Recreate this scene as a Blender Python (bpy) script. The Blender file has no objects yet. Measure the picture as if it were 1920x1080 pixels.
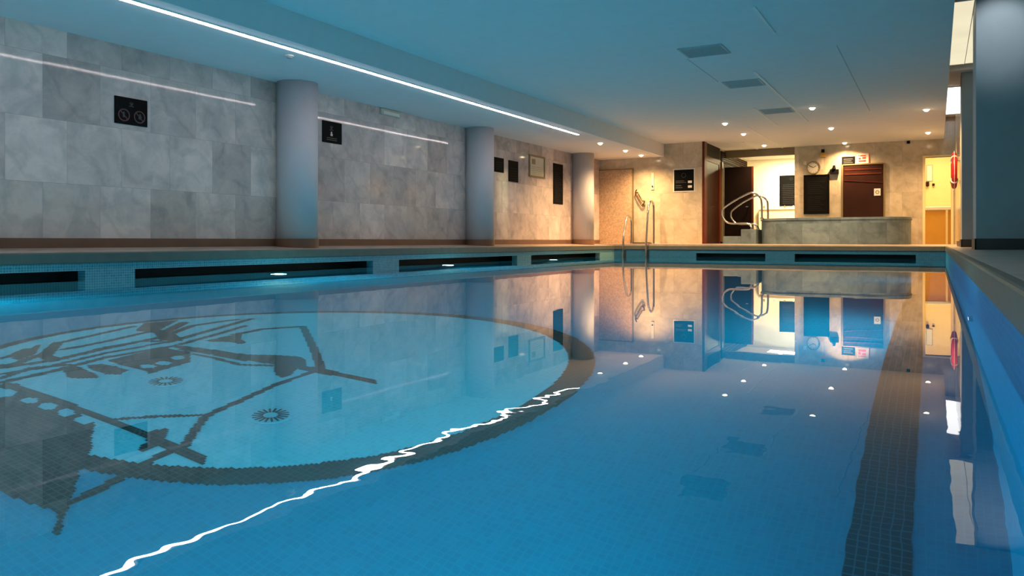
import bpy, bmesh, math, random
import numpy as np
from mathutils import Vector, Matrix
random.seed(4)

# ------------------------------------------------------------------ camera, exposure, world
SC = bpy.context.scene
COL = SC.collection
PI = math.pi
F_PX, VP_X, HOR_Y = 1440.0, 1755.0, 452.0
YAW = math.atan((VP_X - 960) / F_PX)
cam_d = bpy.data.cameras.new('camera')
cam_d.sensor_width = 36.0
cam_d.lens = F_PX / 1920 * 36.0
cam_d.shift_y = -(540 - HOR_Y) / 1920
cam_d.clip_start = 0.02
cam = bpy.data.objects.new('camera', cam_d)
COL.objects.link(cam)
cam.location = (0, 0, 0.38)
cam.rotation_euler = (PI / 2, 0, YAW)
SC.camera = cam
SC.view_settings.view_transform = 'Standard'
SC.view_settings.look = 'None'
SC.view_settings.exposure = 0.0
SC.view_settings.gamma = 1.0
SC.view_settings.use_curve_mapping = False
SC.cycles.sample_clamp_indirect = 4.0
SC.cycles.max_bounces = 12
SC.cycles.transmission_bounces = 8
SC.cycles.blur_glossy = 0.5

w = bpy.data.worlds.new('world')
SC.world = w
w.use_nodes = True
w.node_tree.nodes['Background'].inputs[0].default_value = (0.30, 0.45, 0.6, 1)
w.node_tree.nodes['Background'].inputs[1].default_value = 0.0

# light levels
K_STRIP = 28.0        # ceiling light strip
K_DOWN = 285.0        # each recessed downlight, watts
K_POOL = 205.0        # each underwater lamp, watts
POOL_COL = (0.28, 0.98, 1.0)
WARM = (1.0, 0.63, 0.29)

# ------------------------------------------------------------------ materials
def srgb(r, g, b):
    def f(c):
        c /= 255.0
        return c / 12.92 if c <= 0.04045 else ((c + 0.055) / 1.055) ** 2.4
    return (f(r), f(g), f(b), 1)

def new_mat(name):
    m = bpy.data.materials.new(name)
    m.use_nodes = True
    nt = m.node_tree
    return m, nt, nt.nodes['Principled BSDF']

def plain(name, col, rough=0.5, metal=0.0, noise=0.08, scale=6.0, bump=0.0, emit=None, es=0.0, spec=0.5):
    m, nt, p = new_mat(name)
    N, L = nt.nodes, nt.links
    p.inputs['Roughness'].default_value = rough
    p.inputs['Metallic'].default_value = metal
    p.inputs['Specular IOR Level'].default_value = spec
    geo = N.new('ShaderNodeNewGeometry')
    nz = N.new('ShaderNodeTexNoise'); nz.inputs['Scale'].default_value = scale; nz.inputs['Detail'].default_value = 5
    L.new(geo.outputs['Position'], nz.inputs['Vector'])
    mx = N.new('ShaderNodeMix'); mx.data_type = 'RGBA'
    mx.inputs[6].default_value = tuple(c * (1 - noise * 2) for c in col[:3]) + (1,)
    mx.inputs[7].default_value = tuple(min(1, c * (1 + noise * 2)) for c in col[:3]) + (1,)
    L.new(nz.outputs['Fac'], mx.inputs[0]); L.new(mx.outputs[2], p.inputs['Base Color'])
    if bump:
        b = N.new('ShaderNodeBump'); b.inputs['Strength'].default_value = bump; b.inputs['Distance'].default_value = 0.01
        L.new(nz.outputs['Fac'], b.inputs['Height']); L.new(b.outputs[0], p.inputs['Normal'])
    if emit:
        p.inputs['Emission Color'].default_value = tuple(emit[:3]) + (1,)
        p.inputs['Emission Strength'].default_value = es
    return m

def axis_vec(nt, axis):
    """world position laid out on the plane of a surface: 'z' floor, 'x' wall facing x, 'y' wall facing y"""
    N, L = nt.nodes, nt.links
    geo = N.new('ShaderNodeNewGeometry')
    if axis == 'z':
        return geo.outputs['Position'], geo
    s = N.new('ShaderNodeSeparateXYZ'); L.new(geo.outputs['Position'], s.inputs[0])
    c = N.new('ShaderNodeCombineXYZ')
    L.new(s.outputs['Y' if axis == 'x' else 'X'], c.inputs[0]); L.new(s.outputs['Z'], c.inputs[1])
    return c.outputs[0], geo

def mosaic(name, axis, c1, c2, grout, size=0.025, mortar=0.0022, rough=0.22, spec=0.5):
    m, nt, p = new_mat(name)
    N, L = nt.nodes, nt.links
    v, geo = axis_vec(nt, axis)
    b = N.new('ShaderNodeTexBrick'); b.offset = 0.0; b.squash = 1.0
    b.inputs['Scale'].default_value = 1.0
    b.inputs['Brick Width'].default_value = size
    b.inputs['Row Height'].default_value = size
    b.inputs['Mortar Size'].default_value = mortar
    b.inputs['Mortar Smooth'].default_value = 0.2
    b.inputs['Color1'].default_value = c1
    b.inputs['Color2'].default_value = c2
    b.inputs['Mortar'].default_value = grout
    L.new(v, b.inputs['Vector'])
    L.new(b.outputs['Color'], p.inputs['Base Color'])
    p.inputs['Roughness'].default_value = rough
    p.inputs['Specular IOR Level'].default_value = spec
    return m

def marble(name, axis, base, dark, tile=(0.61, 0.65), zoff=0.0, rough=0.12, vein=1.0, tint=0.16, tilt=0.0, spec=0.5):
    """polished stone tiles: veins, patchy clouding, a tone of its own for each tile, thin joints"""
    m, nt, p = new_mat(name)
    N, L = nt.nodes, nt.links
    v, geo = axis_vec(nt, axis)
    mp = N.new('ShaderNodeMapping'); mp.inputs['Location'].default_value = (0.13, -zoff, 0)
    L.new(v, mp.inputs['Vector'])
    b = N.new('ShaderNodeTexBrick'); b.offset = 0.41; b.squash = 1.0
    b.inputs['Scale'].default_value = 1.0
    b.inputs['Brick Width'].default_value = tile[0]
    b.inputs['Row Height'].default_value = tile[1]
    b.inputs['Mortar Size'].default_value = 0.0016
    b.inputs['Mortar Smooth'].default_value = 0.6
    b.inputs['Color1'].default_value = (0, 0, 0, 1)
    b.inputs['Color2'].default_value = (1, 1, 1, 1)
    b.inputs['Mortar'].default_value = (0.3, 0.3, 0.3, 1)
    L.new(mp.outputs[0], b.inputs['Vector'])
    # each tile slides the vein pattern by its own random tone
    add = N.new('ShaderNodeVectorMath'); add.operation = 'MULTIPLY_ADD'
    add.inputs[1].default_value = (7.3, 5.1, 3.7)
    L.new(b.outputs['Color'], add.inputs[0]); L.new(geo.outputs['Position'], add.inputs[2])
    n1 = N.new('ShaderNodeTexNoise'); n1.inputs['Scale'].default_value = 3.4; n1.inputs['Detail'].default_value = 10
    n1.inputs['Roughness'].default_value = 0.62; n1.inputs['Distortion'].default_value = 0.45
    L.new(add.outputs[0], n1.inputs['Vector'])
    wv = N.new('ShaderNodeTexWave'); wv.inputs['Scale'].default_value = 0.9; wv.inputs['Distortion'].default_value = 9
    wv.inputs['Detail'].default_value = 5; wv.inputs['Detail Scale'].default_value = 1.6; wv.bands_direction = 'DIAGONAL'
    L.new(add.outputs[0], wv.inputs['Vector'])
    vr = N.new('ShaderNodeValToRGB')
    vr.color_ramp.elements[0].position = 0.0; vr.color_ramp.elements[0].color = (0, 0, 0, 1)
    vr.color_ramp.elements[1].position = 0.16; vr.color_ramp.elements[1].color = (1, 1, 1, 1)
    L.new(wv.outputs['Fac'], vr.inputs[0])
    cr = N.new('ShaderNodeValToRGB')
    cr.color_ramp.elements[0].position = 0.32; cr.color_ramp.elements[0].color = dark
    cr.color_ramp.elements[1].position = 0.62; cr.color_ramp.elements[1].color = base
    L.new(n1.outputs['Fac'], cr.inputs[0])
    vm = N.new('ShaderNodeMix'); vm.data_type = 'RGBA'; vm.blend_type = 'MULTIPLY'; vm.inputs[0].default_value = 0.16 * vein
    L.new(cr.outputs[0], vm.inputs[6]); L.new(vr.outputs[0], vm.inputs[7])
    # tile tone
    tm = N.new('ShaderNodeMapRange'); tm.inputs['To Min'].default_value = 1 - tint; tm.inputs['To Max'].default_value = 1 + tint * 0.5
    L.new(b.outputs['Color'], tm.inputs['Value'])
    sc = N.new('ShaderNodeVectorMath'); sc.operation = 'SCALE'
    L.new(vm.outputs[2], sc.inputs[0]); L.new(tm.outputs[0], sc.inputs['Scale'])
    jm = N.new('ShaderNodeMix'); jm.data_type = 'RGBA'
    L.new(b.outputs['Fac'], jm.inputs[0]); L.new(sc.outputs[0], jm.inputs[6])
    jm.inputs[7].default_value = tuple(c * 0.6 for c in dark[:3]) + (1,)
    L.new(jm.outputs[2], p.inputs['Base Color'])
    p.inputs['Roughness'].default_value = rough
    p.inputs['Specular IOR Level'].default_value = spec
    # tiles lean very slightly from one another
    bp = N.new('ShaderNodeBump'); bp.inputs['Strength'].default_value = 0.12; bp.inputs['Distance'].default_value = 0.003; bp.invert = True
    L.new(b.outputs['Fac'], bp.inputs['Height'])
    if tilt:
        o1 = N.new('ShaderNodeMath'); o1.operation = 'SUBTRACT'; o1.inputs[1].default_value = 0.5
        L.new(b.outputs['Color'], o1.inputs[0])
        o2 = N.new('ShaderNodeMath'); o2.operation = 'MULTIPLY'; o2.inputs[1].default_value = tilt; L.new(o1.outputs[0], o2.inputs[0])
        cv = N.new('ShaderNodeCombineXYZ'); L.new(o2.outputs[0], cv.inputs[2])
        av = N.new('ShaderNodeVectorMath'); av.operation = 'ADD'; L.new(bp.outputs[0], av.inputs[0]); L.new(cv.outputs[0], av.inputs[1])
        nv = N.new('ShaderNodeVectorMath'); nv.operation = 'NORMALIZE'; L.new(av.outputs[0], nv.inputs[0])
        L.new(nv.outputs[0], p.inputs['Normal'])
    else:
        L.new(bp.outputs[0], p.inputs['Normal'])
    return m

def water_mat():
    m = bpy.data.materials.new('pool water')
    m.use_nodes = True
    nt = m.node_tree; N, L = nt.nodes, nt.links
    N.clear()
    out = N.new('ShaderNodeOutputMaterial')
    g = N.new('ShaderNodeBsdfGlass'); g.inputs['IOR'].default_value = 1.333; g.inputs['Roughness'].default_value = 0.0
    g.inputs['Color'].default_value = (1, 1, 1, 1)
    geo = N.new('ShaderNodeNewGeometry')
    s = N.new('ShaderNodeSeparateXYZ'); L.new(geo.outputs['Position'], s.inputs[0])
    def mr(sock, a, b_, lo, hi):
        r = N.new('ShaderNodeMapRange'); r.interpolation_type = 'SMOOTHSTEP'
        r.inputs['From Min'].default_value = a; r.inputs['From Max'].default_value = b_
        r.inputs['To Min'].default_value = lo; r.inputs['To Max'].default_value = hi
        L.new(sock, r.inputs['Value']); return r.outputs[0]
    # the stirred patch of water at the near end of the pool; still elsewhere
    mx = mr(s.outputs['X'], -1.15, -0.9, 0.0, 1.0)
    my = mr(s.outputs['Y'], 1.5, 2.3, 1.0, 0.0)
    mu = N.new('ShaderNodeMath'); mu.operation = 'MULTIPLY'; L.new(mx, mu.inputs[0]); L.new(my, mu.inputs[1])
    n1 = N.new('ShaderNodeTexNoise'); n1.inputs['Scale'].default_value = 7; n1.inputs['Detail'].default_value = 2; n1.inputs['Roughness'].default_value = 0.4
    L.new(geo.outputs['Position'], n1.inputs['Vector'])
    n2 = N.new('ShaderNodeTexNoise'); n2.inputs['Scale'].default_value = 2.0; n2.inputs['Detail'].default_value = 2
    L.new(geo.outputs['Position'], n2.inputs['Vector'])
    h1 = N.new('ShaderNodeMath'); h1.operation = 'MULTIPLY'; L.new(mu.outputs[0], h1.inputs[0]); L.new(n1.outputs['Fac'], h1.inputs[1])
    b1 = N.new('ShaderNodeBump'); b1.inputs['Strength'].default_value = 1.0; b1.inputs['Distance'].default_value = 0.0007
    L.new(h1.outputs[0], b1.inputs['Height'])
    b2 = N.new('ShaderNodeBump'); b2.inputs['Strength'].default_value = 1.0; b2.inputs['Distance'].default_value = 0.0003
    L.new(n2.outputs['Fac'], b2.inputs['Height']); L.new(b1.outputs[0], b2.inputs['Normal'])
    L.new(b2.outputs[0], g.inputs['Normal'])
    L.new(g.outputs[0], out.inputs['Surface'])
    return m

def emis(name, col, strength, tex=False):
    m = bpy.data.materials.new(name); m.use_nodes = True
    nt = m.node_tree; N, L = nt.nodes, nt.links
    N.clear()
    out = N.new('ShaderNodeOutputMaterial'); e = N.new('ShaderNodeEmission')
    e.inputs[0].default_value = tuple(col[:3]) + (1,); e.inputs[1].default_value = strength
    if tex:
        geo = N.new('ShaderNodeNewGeometry'); nz = N.new('ShaderNodeTexNoise'); nz.inputs['Scale'].default_value = 1.3; nz.inputs['Detail'].default_value = 3
        L.new(geo.outputs['Position'], nz.inputs['Vector'])
        r = N.new('ShaderNodeMapRange'); r.inputs['To Min'].default_value = strength * 0.85; r.inputs['To Max'].default_value = strength * 1.12
        L.new(nz.outputs['Fac'], r.inputs['Value']); L.new(r.outputs[0], e.inputs[1])
    L.new(e.outputs[0], out.inputs['Surface'])
    return m

M = {}
M['marble_left'] = marble('grey marble tiles', 'x', srgb(226, 204, 196), srgb(188, 174, 170), zoff=0.325, tint=0.26, vein=0.7, rough=0.06, tilt=0.0022, spec=0.28)
M['marble_far'] = marble('beige marble tiles', 'y', srgb(212, 196, 172), srgb(184, 167, 142), zoff=0.30, tint=0.12, vein=0.5)
M['marble_side'] = marble('beige marble side tiles', 'x', srgb(214, 200, 176), srgb(168, 150, 124), zoff=0.30, tint=0.16)
M['tub_stone'] = marble('grey tub marble', 'y', srgb(124, 142, 150), srgb(98, 116, 126), tile=(0.6, 1.2), zoff=-0.4, tint=0.22, rough=0.45, spec=0.25)
M['ceiling'] = plain('painted ceiling', srgb(234, 234, 234), 0.75, noise=0.02)
M['joint_lit'] = plain('lit ceiling joint edge', srgb(240, 240, 236), 0.5, noise=0.01)
M['column'] = plain('painted column grey', srgb(194, 188, 192), 0.6, noise=0.02)
M['pier'] = plain('painted wall grey', srgb(158, 166, 172), 0.55, noise=0.03)
M['skirt'] = plain('brown stone skirting', srgb(120, 88, 70), 0.35, noise=0.15, scale=4)
M['skirt_dark'] = plain('dark stone skirting', srgb(66, 64, 62), 0.4, noise=0.1)
M['deck'] = marble('pink beige deck slabs', 'z', srgb(196, 172, 158), srgb(160, 138, 126), tile=(0.6, 0.6), rough=0.3, vein=0.3, tint=0.06)
M['coping'] = plain('ribbed stone coping', srgb(92, 94, 86), 0.5, noise=0.12, scale=9)
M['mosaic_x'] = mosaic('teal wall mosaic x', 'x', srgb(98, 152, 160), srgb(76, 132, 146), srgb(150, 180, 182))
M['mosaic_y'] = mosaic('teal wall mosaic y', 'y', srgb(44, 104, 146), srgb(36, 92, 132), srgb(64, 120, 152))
M['mosaic_bx'] = mosaic('blue wall mosaic x', 'x', srgb(0, 140, 196), srgb(0, 130, 186), srgb(10, 146, 196), rough=0.6, spec=0.15)
M['mosaic_by'] = mosaic('blue wall mosaic y', 'y', srgb(0, 140, 196), srgb(0, 130, 186), srgb(10, 146, 196), rough=0.6, spec=0.15)
M['floor_blue'] = mosaic('blue floor mosaic', 'z', srgb(0, 130, 171), srgb(0, 122, 163), srgb(0, 135, 173))
M['floor_light'] = mosaic('pale blue floor mosaic', 'z', srgb(92, 184, 214), srgb(82, 175, 206), srgb(100, 188, 214))
M['floor_dark'] = mosaic('dark grey floor mosaic', 'z', srgb(44, 58, 60), srgb(32, 46, 50), srgb(60, 80, 84))
M['lane_dark'] = mosaic('dark lane mosaic', 'z', srgb(14, 44, 64), srgb(10, 38, 58), srgb(46, 92, 114), size=0.0285, mortar=0.0022)
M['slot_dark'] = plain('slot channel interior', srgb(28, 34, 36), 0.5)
M['black'] = plain('black sign face', srgb(11, 10, 11), 0.7, noise=0.02, spec=0.1)
M['faint'] = plain('faint grey print', srgb(38, 38, 40), 0.7, noise=0.02, spec=0.1)
M['dim'] = plain('dim grey print', srgb(62, 62, 64), 0.5, noise=0.02)
M['dimred'] = plain('dim red print', srgb(92, 52, 52), 0.5, noise=0.02)
M['white'] = plain('white plastic', srgb(230, 228, 220), 0.4, noise=0.02)
M['paper'] = plain('printed paper', srgb(205, 198, 180), 0.25, noise=0.04)
M['frame'] = plain('brass brown frame', srgb(130, 112, 80), 0.35, noise=0.05)
M['red'] = plain('red plastic', srgb(205, 30, 34), 0.4, noise=0.04)
M['signred'] = plain('fire sign red', srgb(222, 70, 40), 0.5, noise=0.02)
M['steel_dark'] = plain('tarnished steel', srgb(120, 96, 66), 0.35, metal=1.0, noise=0.05)
M['recess_dark'] = plain('dark blue ladder recess', srgb(34, 52, 72), 0.5)
M['steel'] = plain('polished steel', srgb(200, 196, 190), 0.18, metal=1.0, noise=0.02)
M['wood'] = plain('red brown varnished wood', srgb(88, 36, 22), 0.5, noise=0.2, scale=5, spec=0.2)
M['wood_dark'] = plain('dark brown varnished wood', srgb(50, 24, 16), 0.45, noise=0.2, scale=5, spec=0.2)
M['door_black'] = plain('near black door', srgb(24, 14, 12), 0.7, noise=0.1, spec=0.1)
M['vent'] = plain('grey vent grille', srgb(178, 186, 188), 0.6, noise=0.03)
M['pebble'] = plain('rough pebble render', srgb(190, 160, 132), 0.8, noise=0.28, scale=26, bump=0.5)
M['bright_wall'] = plain('white painted wall', srgb(245, 238, 214), 0.6, noise=0.01)
M['yellow_wall'] = plain('cream painted wall', srgb(242, 218, 160), 0.6, noise=0.02)
M['corr_cream'] = plain('pale cream counter front', srgb(240, 226, 196), 0.6, noise=0.02)
M['ochre'] = plain('ochre counter front', srgb(214, 160, 64), 0.5, noise=0.04)
M['water'] = water_mat()
M['tubwater'] = M['water']
M['strip'] = emis('light strip diffuser', (1.0, 0.85, 0.84), K_STRIP)
M['lens'] = emis('downlight lens', (1.0, 0.80, 0.50), 16.0)
M['panel_cream'] = emis('cream light panel', (1.0, 0.90, 0.62), 0.92, True)
M['panel_white'] = emis('white light panel', (1.0, 0.97, 0.92), 3.2)
M['lamp'] = emis('underwater lamp lens', (0.8, 0.97, 1.0), 60.0)

# ------------------------------------------------------------------ mesh helpers
def link(name, bm, mat, parent=None, loc=None, smooth=False):
    me = bpy.data.meshes.new(name)
    bmesh.ops.recalc_face_normals(bm, faces=bm.faces[:])
    if loc is not None:
        bmesh.ops.translate(bm, verts=bm.verts[:], vec=-Vector(loc))
    bm.to_mesh(me); bm.free()
    if smooth:
        for p in me.polygons: p.use_smooth = True
    o = bpy.data.objects.new(name, me)
    for mm in (mat if isinstance(mat, (list, tuple)) else [mat]): me.materials.append(mm)
    COL.objects.link(o)
    if parent is not None: o.parent = parent
    if loc is not None: o.location = loc
    return o

def box(bm, x0, x1, y0, y1, z0, z1, bev=0.0, mi=0):
    r = bmesh.ops.create_cube(bm, size=1.0)
    vs = r['verts']
    for v in vs:
        v.co = Vector(((x0 + x1) / 2 + v.co.x * (x1 - x0), (y0 + y1) / 2 + v.co.y * (y1 - y0), (z0 + z1) / 2 + v.co.z * (z1 - z0)))
    fs = set(f for v in vs for f in v.link_faces)
    for f in fs: f.material_index = mi
    if bev > 0:
        es = set(e for v in vs for e in v.link_edges)
        bmesh.ops.bevel(bm, geom=list(es), offset=bev, segments=2, affect='EDGES', profile=0.5)
    return bm

def B(*a, **k):
    return box(bmesh.new(), *a, **k)

def poly_prism(bm, pts, z0, z1, mi=0):
    a = [bm.verts.new((x, y, z0)) for x, y in pts]
    b = [bm.verts.new((x, y, z1)) for x, y in pts]
    f = [bm.faces.new(a[::-1]), bm.faces.new(b)]
    n = len(pts)
    for i in range(n): f.append(bm.faces.new((a[i], a[(i + 1) % n], b[(i + 1) % n], b[i])))
    for q in f: q.material_index = mi
    return bm

def cyl(bm, c, r, h, axis='z', seg=32, r2=None, mi=0):
    """cylinder from c along +axis for h"""
    res = bmesh.ops.create_cone(bm, cap_ends=True, segments=seg, radius1=r, radius2=r if r2 is None else r2, depth=h)
    rot = {'z': Matrix(), 'x': Matrix.Rotation(PI / 2, 4, 'Y'), 'y': Matrix.Rotation(-PI / 2, 4, 'X')}[axis]
    off = {'z': Vector((0, 0, h / 2)), 'x': Vector((h / 2, 0, 0)), 'y': Vector((0, h / 2, 0))}[axis]
    for v in res['verts']: v.co = (rot @ v.co) + off + Vector(c)
    for f in set(f for v in res['verts'] for f in v.link_faces): f.material_index = mi
    return bm

def ring(bm, c, r0, r1, h, axis='z', seg=40, mi=0):
    """flat annulus with thickness"""
    A = []
    for i in range(seg):
        t = 2 * PI * i / seg
        row = []
        for r, k in ((r0, 0), (r1, 0), (r1, h), (r0, h)):
            a, b = r * math.cos(t), r * math.sin(t)
            p = {'z': (a, b, k), 'x': (k, a, b), 'y': (a, k, b)}[axis]
            row.append(bm.verts.new(Vector(p) + Vector(c)))
        A.append(row)
    for i in range(seg):
        p, q = A[i], A[(i + 1) % seg]
        for j in range(4):
            f = bm.faces.new((p[j], p[(j + 1) % 4], q[(j + 1) % 4], q[j])); f.material_index = mi
    return bm

def smooth_path(pts, n=6):
    P = [Vector(p) for p in pts]
    out = []
    for i in range(len(P) - 1):
        p0 = P[max(0, i - 1)]; p1 = P[i]; p2 = P[i + 1]; p3 = P[min(len(P) - 1, i + 2)]
        for k in range(n):
            t = k / n
            out.append(0.5 * ((2 * p1) + (p2 - p0) * t + (2 * p0 - 5 * p1 + 4 * p2 - p3) * t * t + (-p0 + 3 * p1 - 3 * p2 + p3) * t ** 3))
    out.append(P[-1])
    return out

def tube(bm, path, r, seg=10, closed=False):
    path = [Vector(p) for p in path]
    rings = []
    n = len(path)
    up = None
    for i, p in enumerate(path):
        if closed: d = path[(i + 1) % n] - path[i - 1]
        else: d = path[min(n - 1, i + 1)] - path[max(0, i - 1)]
        d.normalize()
        if up is None:
            up = Vector((0, 0, 1)) if abs(d.z) < 0.9 else Vector((0, 1, 0))
        a = d.cross(up).normalized(); b = a.cross(d).normalized(); up = b
        rings.append([bm.verts.new(p + (a * math.cos(2 * PI * k / seg) + b * math.sin(2 * PI * k / seg)) * r) for k in range(seg)])
    m = n if closed else n - 1
    for i in range(m):
        A, C = rings[i], rings[(i + 1) % n]
        for k in range(seg):
            bm.faces.new((A[k], A[(k + 1) % seg], C[(k + 1) % seg], C[k]))
    if not closed:
        bm.faces.new(rings[0][::-1]); bm.faces.new(rings[-1])
    return bm

def struct(name, bm, mat, smooth=False):
    o = link(name, bm, mat, smooth=smooth); o['kind'] = 'structure'; return o

def tag(o, label, cat, group=None):
    o['label'] = label; o['category'] = cat
    if group: o['group'] = group
    return o

def thing(name, label, cat, loc=(0, 0, 0), group=None):
    o = bpy.data.objects.new(name, None); COL.objects.link(o); o.location = loc
    o.empty_display_size = 0.05
    o['kind'] = 'thing'
    return tag(o, label, cat, group)

def part(name, bm, mat, parent, smooth=False, label=None):
    """bm is in world coordinates; the part is parented to an unrotated thing"""
    base = parent; off = Vector((0, 0, 0))
    while base is not None:
        off += base.location; base = base.parent
    bmesh.ops.translate(bm, verts=bm.verts[:], vec=-off)
    o = link(name, bm, mat, parent, smooth=smooth)
    if label: o['label'] = label
    return o

def text_bm(s, size, origin, axis='y', mirror=False, depth=0.002, align='CENTER'):
    cu = bpy.data.curves.new('t', 'FONT'); cu.body = s; cu.size = size; cu.align_x = align; cu.align_y = 'CENTER'; cu.extrude = depth
    o = bpy.data.objects.new('t', cu); COL.objects.link(o)
    bpy.context.view_layer.update()
    me = bpy.data.meshes.new_from_object(o.evaluated_get(bpy.context.evaluated_depsgraph_get()))
    bpy.data.objects.remove(o); bpy.data.curves.remove(cu)
    bm = bmesh.new(); bm.from_mesh(me); bpy.data.meshes.remove(me)
    for v in bm.verts:
        x, y, z = v.co
        if axis == 'y': v.co = Vector(origin) + Vector((x, -z, y))       # reads from -y
        else: v.co = Vector(origin) + Vector((z, y * 0 + x, y))            # on a wall facing +x, reads along +y
    return bm

def merge(dst, src):
    me = bpy.data.meshes.new('m'); src.to_mesh(me); src.free(); dst.from_mesh(me); bpy.data.meshes.remove(me); return dst

# emblem outlines on the pool floor, metres
POLYS = {'pointed_bar': [(-3.535, 1.833), (-3.556, 1.872), (-3.503, 1.882), (-3.084, 1.87), (-2.793, 1.861), (-2.593, 1.86), (-2.268, 1.858), (-2.215, 1.812), (-2.399, 1.817), (-2.56, 1.819), (-2.741, 1.826), (-2.977, 1.824), (-3.099, 1.822), (-3.212, 1.817), (-3.348, 1.819), (-3.494, 1.812)], 'sail_shape': [(-3.691, 1.783), (-3.494, 1.812), (-3.348, 1.819), (-3.212, 1.817), (-3.099, 1.822), (-2.977, 1.824), (-2.82, 1.803), (-2.777, 1.769), (-2.686, 1.703), (-2.634, 1.674), (-2.547, 1.585), (-2.469, 1.519), (-2.37, 1.443), (-2.33, 1.406), (-2.215, 1.307), (-2.227, 1.303), (-2.313, 1.368), (-2.322, 1.367), (-2.377, 1.354), (-2.434, 1.338), (-2.489, 1.329), (-2.556, 1.325), (-2.717, 1.313)], 'small_star': [(-2.592, 1.862), (-2.585, 1.899), (-2.566, 1.934), (-2.493, 1.867), (-2.482, 1.835), (-2.526, 1.834)], 'small_knob': [(-2.49, 1.755), (-2.516, 1.79), (-2.511, 1.834), (-2.47, 1.821), (-2.46, 1.784), (-2.461, 1.751)], 'crosspiece': [(-3.675, 2.81), (-3.455, 2.841), (-3.174, 2.86), (-3.035, 2.942), (-2.911, 2.982), (-2.841, 2.943), (-2.753, 2.856), (-2.606, 2.857), (-2.31, 2.854), (-2.263, 2.805), (-2.395, 2.798), (-2.548, 2.793), (-2.666, 2.781), (-2.748, 2.797), (-2.683, 2.678), (-2.681, 2.635), (-2.738, 2.651), (-2.843, 2.731), (-2.888, 2.789), (-3.072, 2.768), (-3.406, 2.774), (-3.613, 2.762)], 'upper_leaf': [(-3.646, 2.987), (-3.666, 3.186), (-3.658, 3.259), (-3.528, 3.132), (-3.411, 3.074), (-3.421, 3.029), (-3.513, 3.042), (-3.584, 2.991)], 'dark_wedge': [(-3.606, 2.372), (-3.638, 2.57), (-3.675, 2.753), (-3.597, 2.72), (-3.459, 2.736), (-3.267, 2.584), (-3.222, 2.328), (-3.302, 2.355), (-3.434, 2.346)], 'leaf': [(-3.588, 2.254), (-3.557, 2.307), (-3.468, 2.32), (-3.359, 2.311), (-3.317, 2.242), (-3.365, 2.205), (-3.509, 2.22)], 'leaf_b': [(-3.606, 2.143), (-3.63, 2.221), (-3.399, 2.178), (-3.329, 2.149), (-3.374, 2.102), (-3.429, 2.069)], 'wave_patch': [(-4.132, 2.259), (-4.267, 2.425), (-4.012, 2.248), (-3.927, 2.119), (-3.997, 2.127)], 'wave_patch_b': [(-4.25, 2.479), (-4.222, 2.521), (-3.912, 2.276), (-3.775, 2.286), (-3.82, 2.189), (-3.958, 2.223)], 'wave_patch_c': [(-4.488, 3.2), (-4.437, 3.421), (-4.177, 3.088), (-3.936, 3.017), (-3.727, 2.909), (-3.86, 2.853), (-4.083, 2.982), (-4.255, 2.981)]}
STROKES = {'rope_line': ([(-2.334, 1.407), (-2.346, 1.522), (-2.368, 1.641), (-2.388, 1.732), (-2.397, 1.808), (-2.396, 1.875), (-2.492, 2.005), (-2.555, 2.094), (-2.571, 2.186), (-2.584, 2.288), (-2.632, 2.555), (-2.642, 2.774)], 0.045), 'thin_line': ([(-2.793, 1.861), (-2.752, 1.916), (-2.69, 1.988), (-2.564, 2.101)], 0.03), 'lower_line': ([(-3.403, 2.711), (-3.251, 2.713), (-3.029, 2.689), (-2.877, 2.771)], 0.04), 'lower_line_b': ([(-3.55, 2.754), (-3.32, 2.771), (-3.076, 2.765), (-2.924, 2.817)], 0.04), 'mast_line': ([(-3.56, 3.669), (-2.969, 3.145), (-2.648, 2.853)], 0.06), 'top_line': ([(-3.677, 3.223), (-3.683, 3.459), (-3.557, 3.671)], 0.07), 'w1': ([(-3.657, 2.803), (-3.674, 2.411), (-3.596, 2.097), (-3.568, 1.85)], 0.06), 'w2': ([(-3.781, 2.829), (-3.763, 2.441), (-3.693, 2.129), (-3.713, 1.925)], 0.05), 'w3': ([(-3.933, 2.907), (-3.879, 2.545), (-3.803, 2.218), (-3.834, 1.988)], 0.07), 'w4': ([(-4.158, 3.001), (-4.06, 2.664), (-4.026, 2.49), (-4.021, 2.401)], 0.06), 'w5': ([(-4.418, 3.077), (-4.276, 2.677), (-4.209, 2.489), (-3.982, 2.255), (-3.866, 2.077), (-3.877, 2.01)], 0.06), 'w6': ([(-3.638, 1.887), (-3.727, 2.074), (-3.66, 2.211)], 0.05), 'w7': ([(-3.77, 2.838), (-3.919, 3.271), (-4.09, 3.723)], 0.07), 'w8': ([(-3.657, 2.803), (-3.767, 3.183), (-3.876, 3.484)], 0.06), 'w9': ([(-3.918, 2.896), (-4.148, 3.297), (-4.143, 3.655)], 0.07), 'w10': ([(-4.304, 3.36), (-4.01, 2.964), (-3.785, 2.867)], 0.09), 'w11': ([(-4.039, 2.094), (-4.05, 2.15), (-4.164, 2.29)], 0.06), 'w12': ([(-3.895, 2.496), (-3.924, 2.765), (-3.832, 2.833)], 0.05)}
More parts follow.
